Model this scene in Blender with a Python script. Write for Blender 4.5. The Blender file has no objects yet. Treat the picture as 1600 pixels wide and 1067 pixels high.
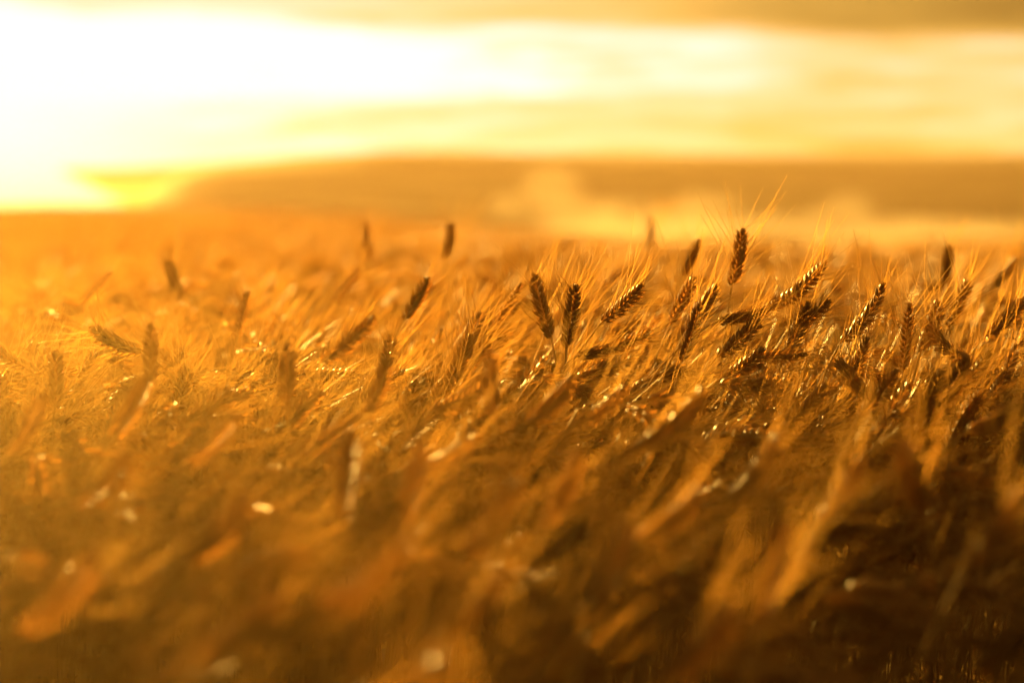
import bpy, math, random
import numpy as np
from mathutils import Vector
sc = bpy.context.scene
R = math.radians
rng = np.random.default_rng(11)

# ------------------------------------------------------------------ camera
LENS = 85.0
FPX = 1600 * LENS / 36.0
CAM_H = 1.0
HORIZON = 332.0                       # eye level, in photo pixels
FOCUS = 3.0
cam_d = bpy.data.cameras.new('camera')
cam_d.lens = LENS; cam_d.sensor_width = 36
cam_d.clip_start = 0.02; cam_d.clip_end = 20000
cam_d.dof.use_dof = True
cam_d.dof.focus_distance = FOCUS
cam_d.dof.aperture_fstop = 2.9
cam = bpy.data.objects.new('camera', cam_d)
sc.collection.objects.link(cam)
PITCH = math.atan((533.5 - HORIZON) / FPX)
cam.location = (0, 0, CAM_H)
cam.rotation_euler = (R(90) - PITCH, 0, 0)
sc.camera = cam

# ------------------------------------------------------------------ sun, exposure
SUN_EL, SUN_AZ = R(6.5), R(-13.0)     # azimuth measured from +Y (into the picture), negative = left
sun_dir = Vector((math.sin(SUN_AZ) * math.cos(SUN_EL), math.cos(SUN_AZ) * math.cos(SUN_EL), math.sin(SUN_EL)))
sd = bpy.data.lights.new('sun', 'SUN')
sd.energy = 5.0; sd.angle = R(0.6); sd.color = (1.0, 0.56, 0.10)
sun = bpy.data.objects.new('sun', sd); sc.collection.objects.link(sun)
sun.rotation_euler = sun_dir.to_track_quat('Z', 'Y').to_euler()
vs = sc.view_settings
sc.display_settings.display_device = 'sRGB'
vs.view_transform = 'Standard'; vs.look = 'None'; vs.gamma = 1.0; vs.exposure = 1.62
vs.use_curve_mapping = False
cy = sc.cycles
cy.use_adaptive_sampling = False
cy.use_denoising = True; cy.denoising_input_passes = 'RGB_ALBEDO_NORMAL'; cy.denoising_prefilter = 'ACCURATE'
cy.max_bounces = 6; cy.diffuse_bounces = 3; cy.glossy_bounces = 2
cy.transmission_bounces = 4; cy.volume_bounces = 0; cy.transparent_max_bounces = 8
cy.sample_clamp_indirect = 3.0; cy.sample_clamp_direct = 14.0
cy.volume_step_rate = 2.0

# ------------------------------------------------------------------ node helpers
class NT:
    def __init__(s, tree):
        s.t = tree; s.t.nodes.clear()
    def n(s, kind, **kw):
        nd = s.t.nodes.new(kind)
        for k, v in kw.items():
            if k.startswith('i_'):
                key = k[2:]
                nd.inputs[int(key) if key.isdigit() else key.replace('_', ' ')].default_value = v
            else: setattr(nd, k, v)
        return nd
    def l(s, a, b): s.t.links.new(a, b)
    def m(s, op, a, b=None, c=None, clamp=False):
        nd = s.t.nodes.new('ShaderNodeMath'); nd.operation = op; nd.use_clamp = clamp
        for i, v in enumerate((a, b, c)):
            if v is None: continue
            if isinstance(v, (int, float)): nd.inputs[i].default_value = v
            else: s.l(v, nd.inputs[i])
        return nd.outputs[0]
    def step(s, v, lo, hi):               # smoothstep lo->hi gives 0->1
        nd = s.t.nodes.new('ShaderNodeMapRange'); nd.interpolation_type = 'SMOOTHSTEP'
        s.l(v, nd.inputs[0])
        if lo <= hi:
            vals = (lo, hi, 0.0, 1.0)
        else:
            vals = (hi, lo, 1.0, 0.0)
        for i, q in enumerate(vals): nd.inputs[i + 1].default_value = q
        return nd.outputs[0]
    def ramp(s, fac, stops):
        nd = s.t.nodes.new('ShaderNodeValToRGB')
        cr = nd.color_ramp
        while len(cr.elements) < len(stops): cr.elements.new(0.5)
        for e, (p, c) in zip(cr.elements, stops):
            e.position = p; e.color = (*c, 1)
        s.l(fac, nd.inputs[0]); return nd.outputs[0]

# ------------------------------------------------------------------ world: sunset sky with cloud bands
world = bpy.data.worlds.new('World'); sc.world = world; world.use_nodes = True
W = NT(world.node_tree)
tc = W.n('ShaderNodeTexCoord'); sep = W.n('ShaderNodeSeparateXYZ'); W.l(tc.outputs['Generated'], sep.inputs[0])
dx, dy, dz = sep.outputs
az = W.m('ARCTAN2', dx, dy)                       # 0 = into the picture, negative = left
el = W.m('ARCSINE', dz)
# coordinates in degrees
azd = W.m('MULTIPLY', az, 57.2958); eld = W.m('MULTIPLY', el, 57.2958)
cmb = W.n('ShaderNodeCombineXYZ')
W.l(W.m('MULTIPLY', azd, 0.16), cmb.inputs[0]); W.l(W.m('MULTIPLY', eld, 0.85), cmb.inputs[1])
nz = W.n('ShaderNodeTexNoise', i_Scale=1.0, i_Detail=4.0, i_Roughness=0.5); W.l(cmb.outputs[0], nz.inputs['Vector'])
cmb2 = W.n('ShaderNodeCombineXYZ')
W.l(W.m('MULTIPLY', azd, 0.24), cmb2.inputs[0]); W.l(W.m('MULTIPLY', eld, 2.1), cmb2.inputs[1]); cmb2.inputs[2].default_value = 5.3
nz2 = W.n('ShaderNodeTexNoise', i_Scale=1.0, i_Detail=3.0, i_Roughness=0.55); W.l(cmb2.outputs[0], nz2.inputs['Vector'])
n1 = W.m('SUBTRACT', nz.outputs['Fac'], 0.5); n2 = W.m('SUBTRACT', nz2.outputs['Fac'], 0.5)
# glow around the sun: squashed distance
ga = W.m('DIVIDE', W.m('ADD', azd, 13.5), 12.0); ge = W.m('DIVIDE', W.m('SUBTRACT', eld, 2.2), 5.0)
gd = W.m('ADD', W.m('MULTIPLY', ga, ga), W.m('MULTIPLY', ge, ge))
glow = W.m('DIVIDE', 1.0, W.m('ADD', 1.0, gd))
glow = W.m('MULTIPLY', glow, W.step(dy, -0.3, 0.6))
# open bright band between the low bank and the high cloud sheet
edge = W.m('ADD', eld, W.m('MULTIPLY', azd, 0.028))
edge = W.m('ADD', edge, W.m('MULTIPLY', n1, 0.9))
high = W.step(edge, 4.1, 4.6)                    # 1 inside the dark high cloud
band_top = W.step(edge, 1.9, 3.0)                  # brighter upper part of the band
L = W.m('MULTIPLY', glow, 0.70)
L = W.m('ADD', L, 0.30)
L = W.m('ADD', L, W.m('MULTIPLY', band_top, 0.18))
L = W.m('ADD', L, W.m('MULTIPLY', W.m('MULTIPLY', n2, W.step(azd, -11.0, -4.0)), W.m('SUBTRACT', 1.0, W.m('MULTIPLY', high, 0.75))))
L = W.m('ADD', L, W.m('MULTIPLY', W.m('MULTIPLY', W.step(edge, 2.3, 3.1), W.step(azd, 5.5, 0.0)), W.m('ADD', 0.20, W.m('MULTIPLY', n2, 0.5))))
L = W.m('SUBTRACT', L, W.m('MULTIPLY', high, W.m('ADD', W.m('ADD', 0.33, W.m('MULTIPLY', W.step(azd, 5.5, 0.0), 0.10)), W.m('MULTIPLY', W.step(azd, 0.0, 12.0), 0.15))))
L = W.m('SUBTRACT', L, W.m('MULTIPLY', W.step(eld, 5.0, 40.0), 0.22))
L = W.m('MULTIPLY', L, W.m('ADD', 0.45, W.m('MULTIPLY', W.step(dy, -0.6, 0.7), 0.55)))
# low cloud bank over the horizon at the left, open underneath close to the sun
bank_top = W.m('SUBTRACT', 1.33, W.m('MULTIPLY', W.step(azd, -4.5, -10.0), 0.27))
bank = W.m('MULTIPLY', W.step(W.m('SUBTRACT', eld, bank_top), 0.10, -0.10), W.step(azd, -12.5, -10.9))
hole = W.step(W.m('ADD', azd, W.m('MULTIPLY', eld, 1.9)), -8.35, -9.7)
bank = W.m('MULTIPLY', bank, W.m('SUBTRACT', 1.0, hole))
bank = W.m('MULTIPLY', bank, W.step(azd, 30.0, 20.0))
L = W.m('MINIMUM', L, W.m('ADD', W.m('MULTIPLY', W.m('SUBTRACT', 1.0, bank), 3.0), 0.09))
skyc = W.ramp(L, [(0.0, (0.15, 0.07, 0.01)), (0.20, (0.55, 0.31, 0.055)), (0.36, (0.97, 0.55, 0.12)), (0.50, (1.10, 0.68, 0.23)),
                  (0.64, (1.14, 0.82, 0.38)), (0.78, (1.18, 0.98, 0.66)), (1.0, (1.35, 1.28, 1.2))])
nish = W.n('ShaderNodeTexSky', sky_type='NISHITA', sun_disc=False, sun_elevation=SUN_EL, sun_rotation=SUN_AZ,
           air_density=2.0, dust_density=4.0)
warm = W.n('ShaderNodeMix', data_type='RGBA', blend_type='MULTIPLY')
warm.inputs[0].default_value = 1.0
W.l(nish.outputs[0], warm.inputs[6]); warm.inputs[7].default_value = (1.0, 0.55, 0.16, 1)
bg1 = W.n('ShaderNodeBackground'); bg1.inputs[1].default_value = 0.06; W.l(warm.outputs[2], bg1.inputs[0])
bg2 = W.n('ShaderNodeBackground'); bg2.inputs[1].default_value = 0.285; W.l(skyc, bg2.inputs[0])
mixw = W.n('ShaderNodeMixShader'); W.l(W.step(eld, 50.0, 12.0), mixw.inputs[0])
W.l(bg1.outputs[0], mixw.inputs[1]); W.l(bg2.outputs[0], mixw.inputs[2])
wo = W.n('ShaderNodeOutputWorld'); W.l(mixw.outputs[0], wo.inputs[0])

# ------------------------------------------------------------------ materials
def plant_mat(name, c0, c1, rough, trans, spec=0.5, fwd=0.0, scale=60.0, coat=0.0):
    m = bpy.data.materials.new(name); m.use_nodes = True; T = NT(m.node_tree)
    tcn = T.n('ShaderNodeTexCoord'); oi = T.n('ShaderNodeObjectInfo')
    nzn = T.n('ShaderNodeTexNoise', i_Scale=scale, i_Detail=3.0); T.l(tcn.outputs['Object'], nzn.inputs['Vector'])
    f = T.m('ADD', T.m('MULTIPLY', nzn.outputs['Fac'], 0.75), T.m('MULTIPLY', T.m('SUBTRACT', oi.outputs['Random'], 0.35), 0.55))
    col = T.ramp(f, [(0.15, c0), (0.8, c1)])
    p = T.n('ShaderNodeBsdfPrincipled'); T.l(col, p.inputs['Base Color'])
    p.inputs['Roughness'].default_value = rough
    p.inputs['Specular IOR Level'].default_value = spec
    p.inputs['Specular Tint'].default_value = (1.0, 0.74, 0.40, 1)
    p.inputs['Coat Weight'].default_value = coat; p.inputs['Coat Roughness'].default_value = 0.22
    tr = T.n('ShaderNodeBsdfTranslucent'); T.l(col, tr.inputs[0])
    mx = T.n('ShaderNodeMixShader'); mx.inputs[0].default_value = trans
    T.l(p.outputs[0], mx.inputs[1]); T.l(tr.outputs[0], mx.inputs[2])
    fin = mx
    if fwd:                                # fine fibres pass most light on in the direction it travels
        rf = T.n('ShaderNodeBsdfRefraction'); T.l(col, rf.inputs[0]); rf.inputs['Roughness'].default_value = 0.6; rf.inputs['IOR'].default_value = 1.2
        fin = T.n('ShaderNodeMixShader'); fin.inputs[0].default_value = fwd
        T.l(mx.outputs[0], fin.inputs[1]); T.l(rf.outputs[0], fin.inputs[2])
    o = T.n('ShaderNodeOutputMaterial'); T.l(fin.outputs[0], o.inputs[0])
    return m
M_ear = plant_mat('ripe_wheat_ear', (0.42, 0.25, 0.09), (0.72, 0.48, 0.20), 0.42, 0.42, 0.5, fwd=0.28, scale=180, coat=0.38)
M_awn = plant_mat('wheat_awn', (0.72, 0.50, 0.20), (0.88, 0.68, 0.34), 0.30, 0.40, 0.6, fwd=0.5, scale=30)
M_stem = plant_mat('wheat_straw', (0.42, 0.28, 0.10), (0.64, 0.46, 0.20), 0.5, 0.2, 0.25, fwd=0.12, scale=25)
M_leaf = plant_mat('dry_wheat_leaf', (0.40, 0.25, 0.08), (0.62, 0.42, 0.16), 0.7, 0.55, 0.1, scale=40)

def ground_mat(name, cols, scale, rough=0.95, bump=0.0):
    m = bpy.data.materials.new(name); m.use_nodes = True; T = NT(m.node_tree)
    tcn = T.n('ShaderNodeTexCoord')
    mp = T.n('ShaderNodeMapping'); mp.inputs['Scale'].default_value = scale; T.l(tcn.outputs['Object'], mp.inputs[0])
    nzn = T.n('ShaderNodeTexNoise', i_Scale=1.0, i_Detail=6.0, i_Roughness=0.6); T.l(mp.outputs[0], nzn.inputs['Vector'])
    col = T.ramp(nzn.outputs['Fac'], cols)
    p = T.n('ShaderNodeBsdfPrincipled'); T.l(col, p.inputs['Base Color'])
    p.inputs['Roughness'].default_value = rough; p.inputs['Specular IOR Level'].default_value = 0.1
    o = T.n('ShaderNodeOutputMaterial'); T.l(p.outputs[0], o.inputs[0])
    if bump:
        b = T.n('ShaderNodeBump'); b.inputs['Strength'].default_value = bump; b.inputs['Distance'].default_value = 0.05
        T.l(nzn.outputs['Fac'], b.inputs['Height']); T.l(b.outputs[0], p.inputs['Normal'])
    return m
M_soil = ground_mat('dry_soil', [(0.3, (0.10, 0.065, 0.035)), (0.7, (0.22, 0.15, 0.08))], (3, 3, 3), bump=0.5)
M_hill = ground_mat('stubble_hillside', [(0.36, (0.22, 0.14, 0.06)), (0.5, (0.42, 0.29, 0.13)), (0.62, (0.60, 0.44, 0.22))], (0.012, 0.035, 0.02))

# ------------------------------------------------------------------ mesh helpers
class MB:
    def __init__(s): s.v = []; s.f = []; s.mi = []; s.nv = 0
    def add(s, verts, faces, mat=0):
        s.v.append(np.asarray(verts, dtype=np.float32)); s.f.append((np.asarray(faces, dtype=np.int32) + s.nv))
        s.mi.append(np.full(len(faces), mat, dtype=np.int32)); s.nv += len(verts)
    def merge(s, o, mat=None):
        for v, f, mi in zip(o.v, o.f, o.mi): pass
    def mesh(s, name, mats, smooth=True):
        me = bpy.data.meshes.new(name)
        v = np.concatenate(s.v)
        nf = sum(len(f) for f in s.f)
        me.vertices.add(len(v)); me.vertices.foreach_set('co', v.ravel())
        loops = np.concatenate([f.ravel() for f in s.f]); tot = np.concatenate([np.full(len(f), f.shape[1]) for f in s.f])
        me.loops.add(len(loops)); me.loops.foreach_set('vertex_index', loops)
        me.polygons.add(nf); st = np.concatenate([[0], np.cumsum(tot)[:-1]]).astype(np.int32)
        me.polygons.foreach_set('loop_start', st)
        me.polygons.foreach_set('material_index', np.concatenate(s.mi))
        for m in mats: me.materials.append(m)
        me.update(calc_edges=True); me.validate()
        me.polygons.foreach_set('use_smooth', np.full(len(me.polygons), smooth))
        return me
def nrm(v): return v / (np.linalg.norm(v, axis=-1, keepdims=True) + 1e-12)
def frames(P):
    T = nrm(np.gradient(P, axis=0))
    ref = np.array([0.0, 1.0, 0.0]) if abs(T[:, 1]).max() < 0.9 else np.array([1.0, 0.0, 0.0])
    B = nrm(np.cross(T, ref)); N = np.cross(B, T)
    return T, B, N
def tube(mb, P, rad, sides, mat=0):
    P = np.asarray(P, float); n = len(P); T, B, N = frames(P)
    a = np.arange(sides) * 2 * math.pi / sides
    ring = (np.cos(a)[None, :, None] * B[:, None, :] + np.sin(a)[None, :, None] * N[:, None, :]) * np.asarray(rad)[:, None, None]
    V = (P[:, None, :] + ring).reshape(-1, 3)
    i = np.arange(n - 1)[:, None] * sides; j = np.arange(sides)[None, :]; k = (j + 1) % sides
    F = np.stack([i + j, i + k, i + sides + k, i + sides + j], -1).reshape(-1, 4)
    mb.add(V, F, mat)
def floret(mb, p, d, b, length, w, th, sides=6, rings=6, mat=0):
    """pointed scale: p base, d axis, b broad direction"""
    d = nrm(d); b = nrm(b - d * np.dot(b, d)); c = np.cross(d, b)
    t = np.linspace(0, 1, rings)
    r = np.sin(np.pi * np.clip(t, 0, 1) ** 0.72) ** 0.75 * 0.5
    r[0] = 0.16; r[-1] = 0.03
    P = p[None] + d[None] * (t * length)[:, None] + c[None] * 0
    a = np.arange(sides) * 2 * math.pi / sides
    V = P[:, None] + (np.cos(a)[None, :, None] * b * w + np.sin(a)[None, :, None] * c * th) * r[:, None, None]
    i = np.arange(rings - 1)[:, None] * sides; j = np.arange(sides)[None, :]; k = (j + 1) % sides
    F = np.stack([i + j, i + k, i + sides + k, i + sides + j], -1).reshape(-1, 4)
    mb.add(V.reshape(-1, 3), F, mat)
    return p + d * length
def bez(p0, p1, p2, p3, n):
    t = np.linspace(0, 1, n)[:, None]
    return (1-t)**3*p0 + 3*(1-t)**2*t*p1 + 3*(1-t)*t*t*p2 + t**3*p3
def leaf(mb, p, d, length, w, droop, g, mat=0, segs=9):
    t = np.linspace(0, 1, segs); d = nrm(d)
    side = nrm(np.cross(d, np.array([0, 0, 1.0])))
    P = p + d * (t * length)[:, None] + np.array([0, 0, -1.0]) * (droop * t ** 2.2 * length)[:, None] + side * (0.10 * length * np.sin(t * 3 + g.uniform(0, 6)))[:, None]
    tw = g.uniform(-1, 1) + t * g.uniform(-3.5, 3.5)
    T, B, N = frames(P)
    W_ = w * 0.5 * np.sin(np.pi * np.clip(t * 0.93 + 0.07, 0, 1)) ** 0.6 + 0.0002
    s = (np.cos(tw)[:, None] * B + np.sin(tw)[:, None] * N) * W_[:, None]
    up = (-np.sin(tw)[:, None] * B + np.cos(tw)[:, None] * N) * (W_ * 0.25)[:, None]
    V = np.stack([P - s, P - up, P + s], 1).reshape(-1, 3)
    i = np.arange(segs - 1)[:, None] * 3; j = np.arange(2)[None]
    F = np.stack([i + j, i + j + 1, i + 3 + j + 1, i + 3 + j], -1).reshape(-1, 4)
    mb.add(V, F, mat)

def stalk_parts(g, neck, ear_dir, bend, ear_len=0.085, lod=0, root=None, leaves=2, awn_len=1.0, facing=None):
    """returns dict of MB for stem, leaf list, ear, beard; root at origin, z up."""
    neck = np.asarray(neck, float); ear_dir = nrm(np.asarray(ear_dir, float)); bend = np.asarray(bend, float)
    root = np.zeros(3) if root is None else np.asarray(root, float)
    H = neck[2]
    out = {}
    st = MB()
    P = bez(root, root + np.array([0, 0, H * 0.55]) + (neck - root) * np.array([.15, .15, 0]), neck - ear_dir * 0.16 - bend * 0.2 + np.array([0, 0, -0.02]), neck, 7 if lod else 12)
    tube(st, P, np.linspace(0.0019, 0.0011, len(P)), 3 if lod else 6)
    out['stem'] = st
    lv = []
    for k in range(leaves):
        i = [5, 7, 4][k % 3] if not lod else [2, 4, 3][k % 3]
        a = g.uniform(0, 6.28); mb = MB()
        leaf(mb, P[i], np.array([math.cos(a), math.sin(a), g.uniform(0.5, 1.6)]), g.uniform(0.10, 0.22), g.uniform(0.0028, 0.0055), g.uniform(0.3, 1.2), g, segs=5 if lod else 10)
        lv.append(mb)
    out['leaf'] = lv
    # ear centre line
    ns = 24; t = np.linspace(0, 1, ns)
    C = neck + ear_dir * (t * ear_len)[:, None] + bend * (t ** 2 * ear_len)[:, None]
    C = neck + (C - neck) * (ear_len / np.linalg.norm(np.diff(C, axis=0), axis=1).sum())
    T = nrm(np.gradient(C, axis=0))
    a = g.uniform(0, 3.14) if facing is None else facing
    ref = np.array([math.cos(a), math.sin(a), 0.15])
    B = nrm(ref[None] - T * (T @ ref)[:, None]); N = np.cross(B, T)
    er = MB(); aw = MB()
    tube(er, C, np.full(ns, 0.0014), 4)
    fat = g.uniform(0.78, 1.14)
    nodes = int(ear_len / 0.0037) if not lod else int(ear_len / 0.0075)
    for q in range(nodes):
        s = (q + 0.5) / (nodes + 0.6); side = 1 if q % 2 else -1
        x = s * (ns - 1); i = int(x); fr = x - i
        p = C[i] * (1 - fr) + C[min(i + 1, ns - 1)] * fr; Tt, Bb, Nn = T[i], B[i], N[i]
        env = 0.72 + 0.5 * math.sin(math.pi * min(1, s * 0.85 + 0.12))
        ang = (0.52 if s < 0.9 else 0.25) * g.uniform(0.8, 1.2)
        sc_ = env * g.uniform(0.86, 1.12) * fat
        base = p + Bb * side * 0.0016
        tilt = (-1, 1) if lod else (-1, 1, 0)
        for w in tilt:
            d = Tt * math.cos(ang) + Bb * side * math.sin(ang) * (1.0 if w else 1.25) + Nn * w * 0.34
            pb = base + Nn * w * 0.0021
            L_ = (0.0125 if w else 0.0105) * sc_ * (1.25 if lod else 1)
            tip = floret(er, pb, d, Bb * 0.4 + Nn * w + Tt * 0.01 if w else Nn, L_, 0.0046 * sc_ * (1.3 if lod else 1), 0.0038 * sc_ * (1.3 if lod else 1), 4 if lod else 6, 4 if lod else 6)
            if w and g.random() < 0.56 and s > 0.04:
                # awn
                al = awn_len * g.uniform(0.058, 0.098) * (0.72 + 0.4 * math.sin(math.pi * min(1, s + 0.1)))
                spread = g.uniform(0.22, 1.05)
                ad = nrm(nrm(Tt) + Bb * side * spread + Nn * w * g.uniform(0.05, 0.75) + g.normal(0, 0.07, 3))
                cur = g.normal(0, 0.045, 3) + np.array([0, 0, 0.02])
                nn = 3 if lod else 6
                tt = np.linspace(0, 1, nn)
                A = tip - d * 0.0012 + ad * (tt * al)[:, None] + cur * (tt ** 2 * al)[:, None]
                tube(aw, A, np.linspace(0.00049 if not lod else 0.00055, 0.00020, nn), 3)
            elif not w and g.random() < 0.12:
                tt = np.linspace(0, 1, 4); al = g.uniform(0.02, 0.05)
                A = tip - d * 0.001 + nrm(d + g.normal(0, .1, 3)) * (tt * al)[:, None]
                tube(aw, A, np.linspace(0.00035, 0.0001, 4), 3)
    # terminal spikelet
    for w in (-1, 0, 1):
        d = T[-1] + B[-1] * w * 0.25
        tip = floret(er, C[-1] - T[-1] * 0.003, d, N[-1], 0.011, 0.005, 0.004, 5, 5)
        tt = np.linspace(0, 1, 5); A = tip - d * 0.001 + nrm(d + g.normal(0, .15, 3)) * (tt * 0.06 * awn_len)[:, None]
        tube(aw, A, np.linspace(0.0004, 0.0001, 5), 3)
    out['ear'] = er; out['beard'] = aw
    return out

COL = sc.collection
def link(name, data, parent=None):
    o = bpy.data.objects.new(name, data); COL.objects.link(o)
    if parent: o.parent = parent
    return o
def tag(o, label, cat, group=None, kind=None):
    if label: o['label'] = label
    if cat: o['category'] = cat
    if group: o['group'] = group
    if kind: o['kind'] = kind

# ------------------------------------------------------------------ terrain
def sstep(x, a, b):
    t = np.clip((x - a) / (b - a), 0, 1); return t * t * (3 - 2 * t)
def ground_z(x, y):
    x = np.asarray(x, float); y = np.asarray(y, float)
    u = x / np.maximum(y, 1.0)
    w = sstep(u, -0.10, 0.10)
    rise = (1 - sstep(u, -0.16, 0.0)) * 0.0042 * np.clip(y - 10, 0, 240) * (1 - sstep(y, 255, 330))
    z = -w * (0.0105 * np.maximum(0, y - 9)) * sstep(y, 8, 14)
    z = z - w * 0.022 * np.maximum(0, y - 70)
    z = np.maximum(z, -6.5) + rise
    t = np.clip(2.95 - y, 0, 1.75)
    return z - (0.065 + 0.05 * sstep(u, -0.14, 0.02)) * t * sstep(t, 0, 0.5)
ys = np.concatenate([np.linspace(-6, 0, 7), np.linspace(0.2, 4, 25), np.linspace(4.5, 20, 20), np.geomspace(22, 1600, 60)])
us = np.linspace(-1, 1, 61)
X = us[None, :] * (8 + 0.75 * np.maximum(ys, 0))[:, None]; Y = np.repeat(ys[:, None], len(us), 1)
Z = ground_z(X, Y)
def grid_faces(n, m):
    i = np.arange(n - 1)[:, None] * m; j = np.arange(m - 1)[None]
    return np.stack([i + j, i + j + 1, i + m + j + 1, i + m + j], -1).reshape(-1, 4)
gm = MB(); gm.add(np.stack([X, Y, Z], -1).reshape(-1, 3), grid_faces(*X.shape))
go = link('ground', gm.mesh('ground', [M_soil])); tag(go, 'bare soil under the wheat, running out to the horizon', 'ground', kind='structure')

# far hills: broad low ridge, foot starting right of the sun
def hill_h(u, y):
    top = (332 - np.interp(u * FPX + 800, [208, 262, 325, 450, 600, 850, 1150, 1600, 2600], [332, 275, 257, 246, 236, 239, 243, 241, 234])) / FPX * 460 + 1.0
    top = np.where(u * FPX + 800 < 150, -1.0, top)
    prof = sstep(y, 270, 460) * (1 - 0.25 * sstep(y, 470, 560))
    return -7 + (top + 7) * prof
uh = np.linspace(-0.20, 0.62, 121); yh = np.linspace(262, 560, 50)
U, YY = np.meshgrid(uh, yh)
HZ = hill_h(U, YY) + 0.5 * np.sin(U * 40 + YY * 0.03) * sstep(YY, 280, 330) * (1 - sstep(YY, 400, 440))
hm = MB(); hm.add(np.stack([U * YY, YY, HZ], -1).reshape(-1, 3), grid_faces(*U.shape))
ho = link('hills', hm.mesh('hills', [M_hill])); tag(ho, 'long low hazy ridge behind the wheat field', 'hills', kind='structure')

# ------------------------------------------------------------------ wheat stalks that can be told apart
def unproj(px, py, depth):
    """photo pixel at a given distance along the view axis -> world point"""
    cx, cyy = (px - 800) / FPX * depth, (533.5 - py) / FPX * depth
    c, s = math.cos(PITCH), math.sin(PITCH)
    return np.array([cx, depth * c + cyy * s, CAM_H - depth * s + cyy * c])

def build_stalk(parts, loc, name='wheat_stalk'):
    root = link(name, None); root.location = loc; root.empty_display_size = 0.02
    link('stem', parts['stem'].mesh('stem', [M_stem]), root)
    for lf in parts['leaf']: link('leaf', lf.mesh('leaf', [M_leaf]), root)
    e = link('ear', parts['ear'].mesh('ear', [M_ear]), root)
    link('beard', parts['beard'].mesh('beard', [M_awn]), e)
    return root

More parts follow.
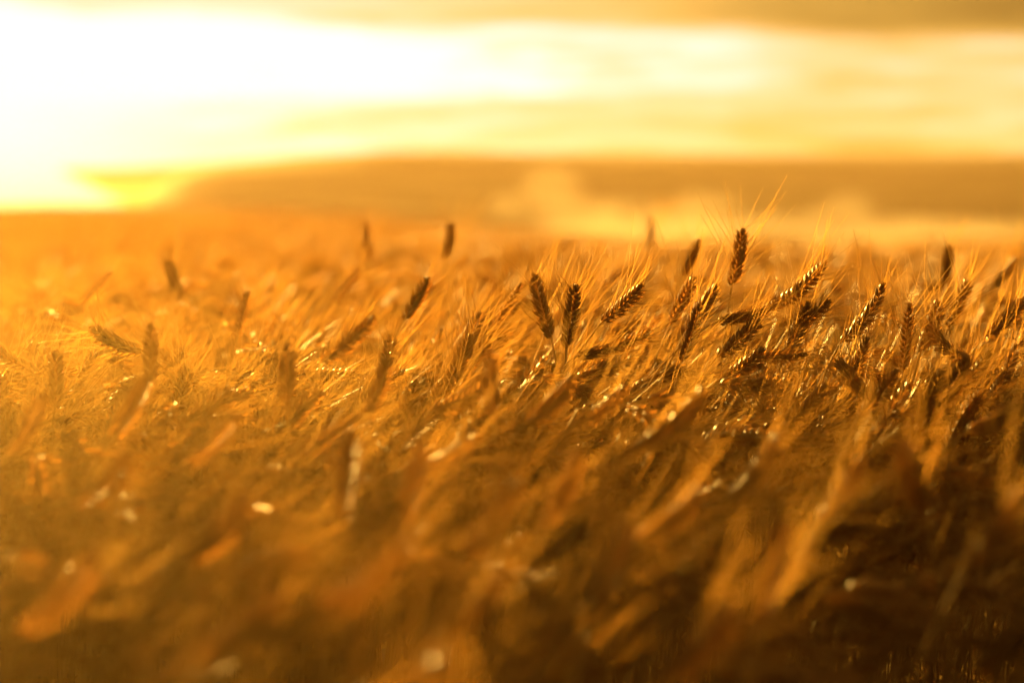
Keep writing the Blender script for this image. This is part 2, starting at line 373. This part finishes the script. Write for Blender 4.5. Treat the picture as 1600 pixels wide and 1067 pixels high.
# base pixel -> tip pixel, distance, sideways arc, label
PL = [
 (1143,448,1161,364,3.25,-.1,'tall upright wheat ear rising alone against the pale dust, right of centre'),
 (1196,482,1292,418,3.10,-.35,'long wheat ear arching up to the right below the tall lone ear'),
 (1222,565,1262,480,2.98,-.1,'thick dark wheat ear leaning right in the sharp right-hand clump'),
 (1238,520,1292,474,3.02,.1,'short dark wheat ear pointing right beside the thick dark ear'),
 (1313,535,1384,452,3.00,-.35,'dark wheat ear bowing up and right, sharp against the blurred field'),
 (1322,588,1356,536,2.95,-.2,'short dark wheat ear leaning right, just below the bowing sharp ear'),
 (1412,580,1421,482,3.00,0,'upright dark wheat ear in the sharp clump at the right'),
 (1446,530,1466,478,3.04,-.1,'short upright ear just right of the upright dark ear'),
 (1540,572,1442,516,2.98,.55,'wheat ear nodding over to the left with its tip hanging, right side'),
 (1536,528,1606,466,3.10,-.2,'sunlit wheat ear running off the right edge of the frame'),
 (1473,448,1483,388,4.20,-.2,'blurred dark ear standing alone above the field, far right'),
 (1484,505,1512,444,3.25,0,'pale thin ear leaning right behind the sharp right-hand clump'),
 (862,530,834,436,3.12,.1,'wheat ear leaning left with long fanned beard, centre of the photo'),
 (885,545,898,452,3.05,0,'upright wheat ear with dotted bright grains, just right of centre'),
 (942,502,1001,452,3.02,-.15,'dark ear leaning right with upswept beard, right of centre'),
 (902,556,1014,524,2.96,-.2,'dark wheat ear lying almost level to the right, centre'),
 (1064,565,1092,482,2.92,-.1,'rim-lit wheat ear leaning slightly right, between two level ears'),
 (1094,486,1117,452,3.06,0,'short ear standing behind the rim-lit ear'),
 (1122,502,1197,486,3.02,-.1,'dark wheat ear lying level below the tall lone ear'),
 (1136,545,1184,506,2.98,-.1,'ear with a frayed beard slanting right under the level dark ear'),
 (1128,590,1192,552,2.88,-.3,'rim-lit ear slanting right, beneath the frayed ear'),
 (1186,556,1254,556,2.94,-.1,'dark wheat ear lying flat behind the thick dark ear'),
 (1190,622,1189,575,2.86,0,'small upright ear low in the wheat right of centre'),
 (902,588,986,562,2.84,-.2,'sharp wheat ear slanting right above the blurred brown ears'),
 (832,650,896,598,2.45,-.35,'blurred brown ear humped to the right at the centre'),
 (898,662,978,612,2.45,-.3,'blurred ear with round highlights along its top, centre'),
 (984,705,1102,620,2.20,-.35,'large blurred ear arching up to the right below the centre clump'),
 (704,594,735,530,2.90,-.1,'dark wheat ear with glinting edges, left of centre'),
 (733,530,748,494,2.96,0,'small dark ear tip behind the glinting dark ear'),
 (601,580,610,530,2.92,0,'small dark ear with short beard, left of the glinting dark ear'),
 (565,660,606,568,2.45,-.2,'blurred ear slanting right under the small dark ear'),
 (498,566,582,504,2.60,-.2,'blurred brown ear pointing up right, left of centre'),
 (450,640,448,546,2.50,.05,'blurred upright ear left of centre'),
 (374,508,386,462,3.45,0,'soft upright ear in the golden glow, left of centre'),
 (772,640,764,556,2.40,.15,'blurred dark ear leaning left beside the glinting ear'),
 (236,612,235,515,2.60,0,'soft upright ear in the middle of the sunlit left side'),
 (224,548,144,520,3.00,.4,'ear nodding to the left in the sunlit left side'),
 (86,606,88,556,2.75,0,'small upright ear near the left edge'),
 (176,676,232,596,2.30,-.2,'blurred ear leaning right in the left foreground'),
 (698,398,707,352,4.60,-.1,'blurred dark ear poking above the far field, left of centre'),
 (1016,392,1018,344,5.20,0,'blurred upright ear against the bright dust plume'),
 (578,400,572,350,5.60,.1,'soft ear standing in the far field, left'),
 (505,940,640,858,1.45,-.45,'large very blurred ear with a round highlight, lower left of centre'),
 (1442,790,1410,700,1.95,.2,'blurred brown ear in the right foreground'),
 (742,850,806,764,1.80,-.1,'blurred orange ear in the middle foreground'),
 (538,770,548,688,1.95,0,'blurred upright ear in the left-middle foreground'),
 (1512,672,1606,630,2.40,-.3,'dark blurred ear sloping to the right edge'),
 (1468,640,1510,566,2.70,-.1,'soft dark ear leaning right among the right-hand clump'),
 (1434,650,1472,586,2.62,-.1,'soft dark ear beside the right-hand clump, lower'),
 (1556,606,1588,546,2.90,-.2,'small sharp ear close to the right edge'),
 (1076,410,1092,378,4.00,-.1,'blurred short ear left of the tall lone ear'),
 (1058,486,1082,440,3.20,0,'small soft ear left of the tall lone ear'),
 (640,485,668,440,3.4,-.1,'faint small ear in the golden beards, left of centre'),
 (300,650,352,610,2.7,-.1,'sparkling ear on the left, under the golden beards'),
 (20,560,-30,530,3.0,.3,'rim-lit ear nodding out past the left edge'),
 (680,640,760,606,2.65,-.2,'soft ear slanting right under the glinting dark ear'),
 (960,430,972,420,4.6,0,'faint dark blob of an ear behind the centre clump'),
 (1560,440,1590,405,4.0,0,'soft ear behind the right edge of the field'),
 (120,790,205,720,1.95,-.35,'glowing blurred ear arching right in the lower left'),
 (60,960,150,880,1.55,-.3,'large hazy ear leaning right near the lower left corner'),
 (300,860,392,790,1.75,-.35,'hazy ear bowed to the right, left foreground'),
 (330,1010,440,945,1.5,-.35,'large smeared ear low at the left of the bottom edge'),
 (640,790,655,700,1.95,.05,'upright blurred ear left of the middle foreground'),
 (690,985,790,905,1.55,-.35,'large amber ear bowed right, bottom middle'),
 (860,800,905,715,1.95,-.2,'blurred ear leaning right below the centre clump'),
 (940,930,985,835,1.65,-.2,'large amber ear leaning right, lower middle'),
 (1010,830,1100,770,1.95,-.4,'blurred ear nodding right beneath the large arching ear'),
 (1150,770,1215,690,2.05,-.25,'blurred ear leaning right under the sharp right-hand clump'),
 (1200,930,1225,830,1.65,0,'upright brown blurred ear in the lower right'),
 (1290,800,1345,725,1.95,-.2,'orange blurred ear leaning right, right foreground'),
 (1060,1030,1150,960,1.5,-.35,'large dim ear bowed right at the bottom edge'),
 (1530,860,1592,780,1.8,-.2,'dark blurred ear leaning out past the right edge, low'),
 (300,715,372,660,2.25,-.35,'soft ear bowing right in the left middle foreground'),
 (660,730,745,690,2.2,-.35,'soft ear bowing right under the small sharp ears'),
 (20,700,70,625,2.25,-.2,'glowing soft ear leaning right at the left edge'),
 (130,470,170,430,3.9,-.1,'faint ear in the bright haze at the left'),
 (280,455,262,412,4.0,.1,'faint ear leaning left in the bright haze'),
 (775,500,812,450,3.35,-.1,'soft ear leaning right, left of the fanned centre ear'),
 (520,470,560,425,3.7,-.1,'soft ear leaning right behind the golden beards'),
 (1350,640,1400,585,2.72,-.2,'soft ear leaning right below the bowing sharp ear'),
 (1240,650,1290,610,2.7,-.3,'soft ear bowed right under the flat dark ear'),
 (1500,600,1545,560,2.85,-.2,'sharp small ear leaning right beneath the nodding ear'),
]
hero = []          # (x, y) roots taken
all_stalks = []
for (bx, by, tx, ty, dep, arc, lab) in PL:
    g = np.random.default_rng(int(bx * 7 + by))
    pb = unproj(bx, by, dep); pt = unproj(tx, ty, dep + g.uniform(-.02, .02))
    d = pt - pb; Ln = np.linalg.norm(d)
    perp = np.array([-d[2], 0, d[0]]) / max(Ln, 1e-6)     # left-hand side of the ear in the picture plane
    elen = float(np.clip(Ln, 0.065, 0.10)); pb = pt - d / Ln * elen; d = nrm(d) 
    # the ear starts turned to one side and bends back towards its tip
    ed = nrm(d - perp * arc * -0.8); bd = (d - ed) * 1.2
    lean = np.array([-d[0] * 0.18 + g.normal(0, .03), g.normal(0, .05), 0])
    root = np.array([pb[0] + lean[0] - 0.05, pb[1] + lean[1], float(ground_z(pb[0], pb[1]))])
    parts = stalk_parts(g, pb - root, ed, bd, elen, 0, leaves=2, awn_len=1.0, facing=g.uniform(-.5, .5))
    o = build_stalk(parts, root)
    tag(o, 'golden bearded stalk: ' + lab if len(lab.split()) < 12 else lab, 'wheat', 'wheat stalks that stand out')
    hero.append((root[0], root[1])); all_stalks.append(o)

# ------------------------------------------------------------------ prototype stalks, copied across the near field
def random_proto(g, H, lod, kind=None):
    r = g.random() if kind is None else kind
    tilt = {0: 0.2, 1: 0.55, 2: 0.95, 3: 1.6}[kind] if kind is not None else g.choice([0.15, 0.35, 0.55, 0.8, 1.1, 1.6])
    tilt = tilt + g.normal(0, 0.14)
    ed = np.array([math.sin(tilt), g.normal(0, .25), math.cos(tilt)])
    sway = 0.05 + 0.10 * tilt
    neck = np.array([sway, g.normal(0, .02), H - 0.03 - 0.09 * max(0.0, math.cos(tilt))])
    bend = np.array([0.15, g.normal(0, .1), -0.28 * min(1, tilt + .3)])
    return stalk_parts(g, neck, ed, bend, g.uniform(0.06, 0.105), lod, leaves=2, awn_len=g.uniform(.85, 1.1))
protos = []
TOP = 0.865
for k in range(18):
    g = np.random.default_rng(500 + k)
    parts = random_proto(g, TOP, 0, kind=[0, 1, 1, 2, 1, 2, 0, 2, 3, 1, 2, 1][k % 12])
    protos.append(parts)

def copy_thing(root, loc, rz, s):
    r = root.copy(); COL.objects.link(r); r.location = loc; r.rotation_euler = (0, 0, rz); r.scale = (s, s, s)
    for ch in list(root.children):
        c = ch.copy(); COL.objects.link(c); c.parent = r
        for gch in ch.children:
            d = gch.copy(); COL.objects.link(d); d.parent = c
    return r
def heading(g):
    return g.normal(0.0, 0.75) if g.random() < 0.78 else g.uniform(0, 6.28)
def hlabel(x, y):
    u = x / y
    side = 'left third' if u < -0.075 else ('right third' if u > 0.075 else 'middle third')
    if y < 1.6: z = 'very blurred foreground'
    elif y < 2.5: z = 'softly blurred near wheat'
    elif y < 3.6: z = 'sharp band of wheat'
    else: z = 'blurred wheat behind the sharp band'
    side2 = {'left third': 'at the sunlit left', 'middle third': 'in the middle', 'right third': 'at the darker right'}[side]
    return f'bearded wheat stalk crowded in the {z} {side2}', f'crowded wheat stalks, {z}, {side}'

cands = []
g = np.random.default_rng(77)
while len(cands) < 300 - len(PL):
    y = math.sqrt(g.uniform(1.15 ** 2, 3.55 ** 2)); u = g.uniform(-0.245, 0.245); x = u * y
    if all((x - a) ** 2 + (y - b) ** 2 > 0.045 ** 2 for a, b in hero) and all((x - a) ** 2 + (y - b) ** 2 > 0.05 ** 2 for a, b, *_ in cands):
        cands.append((x, y, heading(g)))
first = {}
for i, (x, y, rz) in enumerate(cands):
    k = i % len(protos)
    H = TOP - 0.008 - abs(g.normal(0, 0.038)) + (0.03 if g.random() < 0.10 else 0)
    if y < 2.6: H -= 0.01
    if x > 0.0 and y > 2.2: H -= 0.012
    if y < 2.0: H += (2.0 - y) * (0.03 if x < -0.05 else (-0.05 if x > 0.05 else 0.0))
    s = H / TOP; loc = (x, y, float(ground_z(x, y)))
    if k not in first:
        o = build_stalk(protos[k], loc); first[k] = o; o.rotation_euler = (0, 0, rz); o.scale = (s, s, s)
    else: o = copy_thing(first[k], loc, rz, s)
    lab, grp = hlabel(x, y); tag(o, lab, 'wheat', grp)
    all_stalks.append(o)

# ------------------------------------------------------------------ the uncountable rest of the field
def merged(parts, skip=()):
    mb = MB(); mats = [M_stem, M_leaf, M_ear, M_awn]
    def put(o, mi):
        for v, f in zip(o.v, o.f): pass
        base = mb.nv
        for v, f in zip(o.v, o.f):
            mb.v.append(v); mb.f.append(f + base); mb.mi.append(np.full(len(f), mi, dtype=np.int32)); mb.nv += len(v)
    put(parts['stem'], 0)
    for l in parts['leaf']: put(l, 1)
    put(parts['ear'], 2); put(parts['beard'], 3)
    return mb
MATS = [M_stem, M_leaf, M_ear, M_awn]
def source(name, mb):
    return bpy.data.objects.new(name, mb.mesh(name, MATS))        # only a source for the scatter
mid_src = [source('wheat_plant', merged(random_proto(np.random.default_rng(900 + k), TOP, 1))) for k in range(10)]
# tufts: many stalks in one 0.8 m patch for the distance
def tuft(g):
    V = []; F = []; MI = []; nv = 0; mb = MB()
    for q in range(46):
        p = random_proto(g, TOP - abs(g.normal(0, .06)), 1)
        a = heading(g); ca, sa = math.cos(a), math.sin(a); off = np.array([g.uniform(-.4, .4), g.uniform(-.4, .4), 0])
        m2 = merged(p); base = mb.nv
        for v, f, mi in zip(m2.v, m2.f, m2.mi):
            w = v.copy(); w[:, 0] = ca * v[:, 0] - sa * v[:, 1] + off[0]; w[:, 1] = sa * v[:, 0] + ca * v[:, 1] + off[1]
            mb.v.append(w); mb.f.append(f + base); mb.mi.append(mi)
        mb.nv += m2.nv
    return mb
tuft_src = [source('wheat_tuft', tuft(np.random.default_rng(1300 + k))) for k in range(3)]

def scatter(name, pts, rots, scls, sources, label, cat):
    me = bpy.data.meshes.new(name); pts = np.asarray(pts, np.float32)
    me.vertices.add(len(pts)); me.vertices.foreach_set('co', pts.ravel())
    for nm, ty, arr in (('rz', 'FLOAT_VECTOR', rots), ('sc', 'FLOAT_VECTOR', scls), ('pick', 'INT', rng.integers(0, len(sources), len(pts)))):
        at = me.attributes.new(nm, ty, 'POINT')
        at.data.foreach_set('vector' if ty == 'FLOAT_VECTOR' else 'value', np.asarray(arr, np.float32 if ty != 'INT' else np.int32).ravel())
    o = link(name, me); tag(o, label, cat, kind='stuff')
    ng = bpy.data.node_groups.new(name, 'GeometryNodeTree')
    ng.interface.new_socket('Geometry', in_out='INPUT', socket_type='NodeSocketGeometry')
    ng.interface.new_socket('Geometry', in_out='OUTPUT', socket_type='NodeSocketGeometry')
    N = ng.nodes; gi = N.new('NodeGroupInput'); gout = N.new('NodeGroupOutput')
    iop = N.new('GeometryNodeInstanceOnPoints'); jn = N.new('GeometryNodeJoinGeometry')
    for s in sources:
        oi = N.new('GeometryNodeObjectInfo'); oi.inputs['Object'].default_value = s; oi.inputs['As Instance'].default_value = True
        ng.links.new(oi.outputs['Geometry'], jn.inputs[0])
    def attr(nm, ty):
        a = N.new('GeometryNodeInputNamedAttribute'); a.data_type = ty; a.inputs['Name'].default_value = nm; return a.outputs[0]
    ng.links.new(gi.outputs[0], iop.inputs['Points']); ng.links.new(jn.outputs[0], iop.inputs['Instance'])
    iop.inputs['Pick Instance'].default_value = True
    ng.links.new(attr('pick', 'INT'), iop.inputs['Instance Index'])
    er = N.new('FunctionNodeEulerToRotation'); ng.links.new(attr('rz', 'FLOAT_VECTOR'), er.inputs[0]); ng.links.new(er.outputs[0], iop.inputs['Rotation'])
    ng.links.new(attr('sc', 'FLOAT_VECTOR'), iop.inputs['Scale'])
    ng.links.new(iop.outputs[0], gout.inputs[0])
    md = o.modifiers.new('scatter', 'NODES'); md.node_group = ng
    return o

def strip(n, y0, y1, margin, g):
    y = np.sqrt(g.uniform(y0 ** 2, y1 ** 2, n)); half = 0.235 * y + margin
    return g.uniform(-1, 1, n) * half, y
g = np.random.default_rng(5)
PT, RT, SC = [], [], []
def add_zone(n, y0, y1, margin, hmean, hsd, smax):
    x, y = strip(n, y0, y1, margin, g)
    h = np.minimum(hmean - np.abs(g.normal(0, hsd, n)), smax)
    s = h / TOP
    rz = np.array([heading(g) for _ in range(n)])
    PT.append(np.stack([x, y, ground_z(x, y)], -1)); RT.append(np.stack([g.normal(0, .05, n), g.normal(0, .05, n), rz], -1)); SC.append(np.stack([s, s, s], -1))
add_zone(1500, 0.7, 3.5, 0.9, 0.83, 0.05, 0.84)
add_zone(900, 1.9, 3.5, 0.8, 0.845, 0.035, 0.842)          # lower tillers beneath the near ears
x_, y_ = None, None
add_zone(1500, 3.45, 6.5, 1.0, 0.885, 0.05, 0.95)
add_zone(1500, 6.5, 11, 1.0, 0.885, 0.05, 0.95)
scatter('wheat_crop', np.concatenate(PT), np.concatenate(RT), np.concatenate(SC), mid_src, 'dense golden wheat filling the field between and behind the nearer stalks', 'wheat crop')
PT, RT, SC = [], [], []
ya = np.sqrt(g.uniform(9.8 ** 2, 32.0 ** 2, 620)); yb = np.exp(g.uniform(math.log(30), math.log(245), 700))
y = np.concatenate([ya, yb]); n = len(y); x = g.uniform(-1, 1, n) * (0.25 * y + 0.8)
s = np.clip(y / 32, 1.0, 5.0)
hs = 1.0 + g.normal(0, .03, n)
scatter('distant_wheat', np.stack([x, y, ground_z(x, y)], -1), np.stack([0 * x, 0 * x, g.normal(0, .3, n)], -1),
        np.stack([s, s, hs], -1), tuft_src, 'far wheat running to the horizon as one blurred golden mass', 'wheat crop')

# ------------------------------------------------------------------ dust over the valley
M_dust = bpy.data.materials.new('dust'); M_dust.use_nodes = True; T = NT(M_dust.node_tree)
pv = T.n('ShaderNodeVolumePrincipled'); pv.inputs['Color'].default_value = (1, 0.92, 0.8, 1)
pv.inputs['Density'].default_value = 0.0062; pv.inputs['Anisotropy'].default_value = 0.60
T.l(pv.outputs[0], T.n('ShaderNodeOutputMaterial').inputs['Volume'])
def sphere(mb, c, r, g, n=10, m=16):
    th = np.linspace(0.0, math.pi, n)[:, None]; ph = (np.arange(m) * 2 * math.pi / m)[None]
    k = 1 + 0.12 * np.sin(3 * ph + g.uniform(0, 6)) * np.sin(th * 2)
    V = np.stack([c[0] + r[0] * np.sin(th) * np.cos(ph) * k, c[1] + r[1] * np.sin(th) * np.sin(ph) * k, c[2] + r[2] * np.cos(th) * np.ones_like(ph)], -1).reshape(-1, 3)
    i = np.arange(n - 1)[:, None] * m; j = np.arange(m)[None]; kk = (j + 1) % m
    mb.add(V, np.stack([i + j, i + m + j, i + m + kk, i + kk], -1).reshape(-1, 4))
dm = MB(); g = np.random.default_rng(3)
D = 200.0
for (px, py, rx, ry) in [(800,322,40,22),(860,290,55,35),(900,330,70,22),(980,335,60,26),(1060,345,75,26),(1100,318,60,20),(1160,350,80,18),(1240,345,60,14),
                         (1310,340,60,24),(1330,318,45,22),(1400,350,70,16),(1480,352,80,14),(1580,355,90,14),(1020,360,200,16),(1400,366,200,10)]:
    p = unproj(px, py, D + g.uniform(-15, 15)); sphere(dm, p, (rx / FPX * D, rx / FPX * D * 1.6, ry / FPX * D), g)
do = link('dust_cloud', dm.mesh('dust_cloud', [M_dust]))
rm = do.modifiers.new('remesh', 'REMESH'); rm.mode = 'VOXEL'; rm.voxel_size = 0.35
tag(do, 'pale sunlit dust drifting low over the valley at the right', 'dust', kind='stuff')

# added scattering volume that imitates lens glare over the left of the field
M_glare_veil = bpy.data.materials.new('glare_veil'); M_glare_veil.use_nodes = True; T = NT(M_glare_veil.node_tree)
tcd = T.n('ShaderNodeTexCoord'); vl = T.n('ShaderNodeVectorMath', operation='LENGTH'); T.l(tcd.outputs['Object'], vl.inputs[0])
nd_ = T.n('ShaderNodeTexNoise', i_Scale=1.6, i_Detail=2.0); T.l(tcd.outputs['Object'], nd_.inputs['Vector'])
fall = T.step(vl.outputs['Value'], 1.0, 0.15)
dens = T.m('MULTIPLY', T.m('MULTIPLY', fall, 0.030), T.m('ADD', 0.55, T.m('MULTIPLY', nd_.outputs['Fac'], 0.9)))
pv = T.n('ShaderNodeVolumePrincipled'); pv.inputs['Color'].default_value = (1, 0.70, 0.26, 1)
pv.inputs['Anisotropy'].default_value = 0.74; T.l(dens, pv.inputs['Density'])
T.l(pv.outputs[0], T.n('ShaderNodeOutputMaterial').inputs['Volume'])
M_glare_veil.cycles.homogeneous_volume = False
sm = MB(); sphere(sm, (0, 0, 0), (1, 1, 1), np.random.default_rng(1), 16, 32)
dr = link('glare_veil', sm.mesh('glare_veil', [M_glare_veil])); dr.location = (-0.84, 1.75, 0.76); dr.scale = (1.15, 1.8, 0.37)
tag(dr, 'thin golden veil added to imitate lens glare over the left of the wheat', 'dust', kind='stuff')

# ------------------------------------------------------------------ haze
M_haze = bpy.data.materials.new('haze'); M_haze.use_nodes = True; T = NT(M_haze.node_tree)
pv = T.n('ShaderNodeVolumePrincipled'); pv.inputs['Color'].default_value = (1, 0.72, 0.42, 1)
pv.inputs['Density'].default_value = 0.00031; pv.inputs['Anisotropy'].default_value = 0.50
T.l(pv.outputs[0], T.n('ShaderNodeOutputMaterial').inputs['Volume'])
x0, x1, y0, y1, z0, z1 = -1300, 1300, -12, 1650, -8.0, 13.0
hv = np.array([(x, y, z) for z in (z0, z1) for y in (y0, y1) for x in (x0, x1)], float)
hb = MB(); hb.add(hv, [[0, 2, 3, 1], [4, 5, 7, 6], [0, 1, 5, 4], [2, 6, 7, 3], [0, 4, 6, 2], [1, 3, 7, 5]])
hz = link('haze', hb.mesh('haze', [M_haze], smooth=False)); tag(hz, 'warm dusty evening haze filling the air over the field', 'haze', kind='stuff')
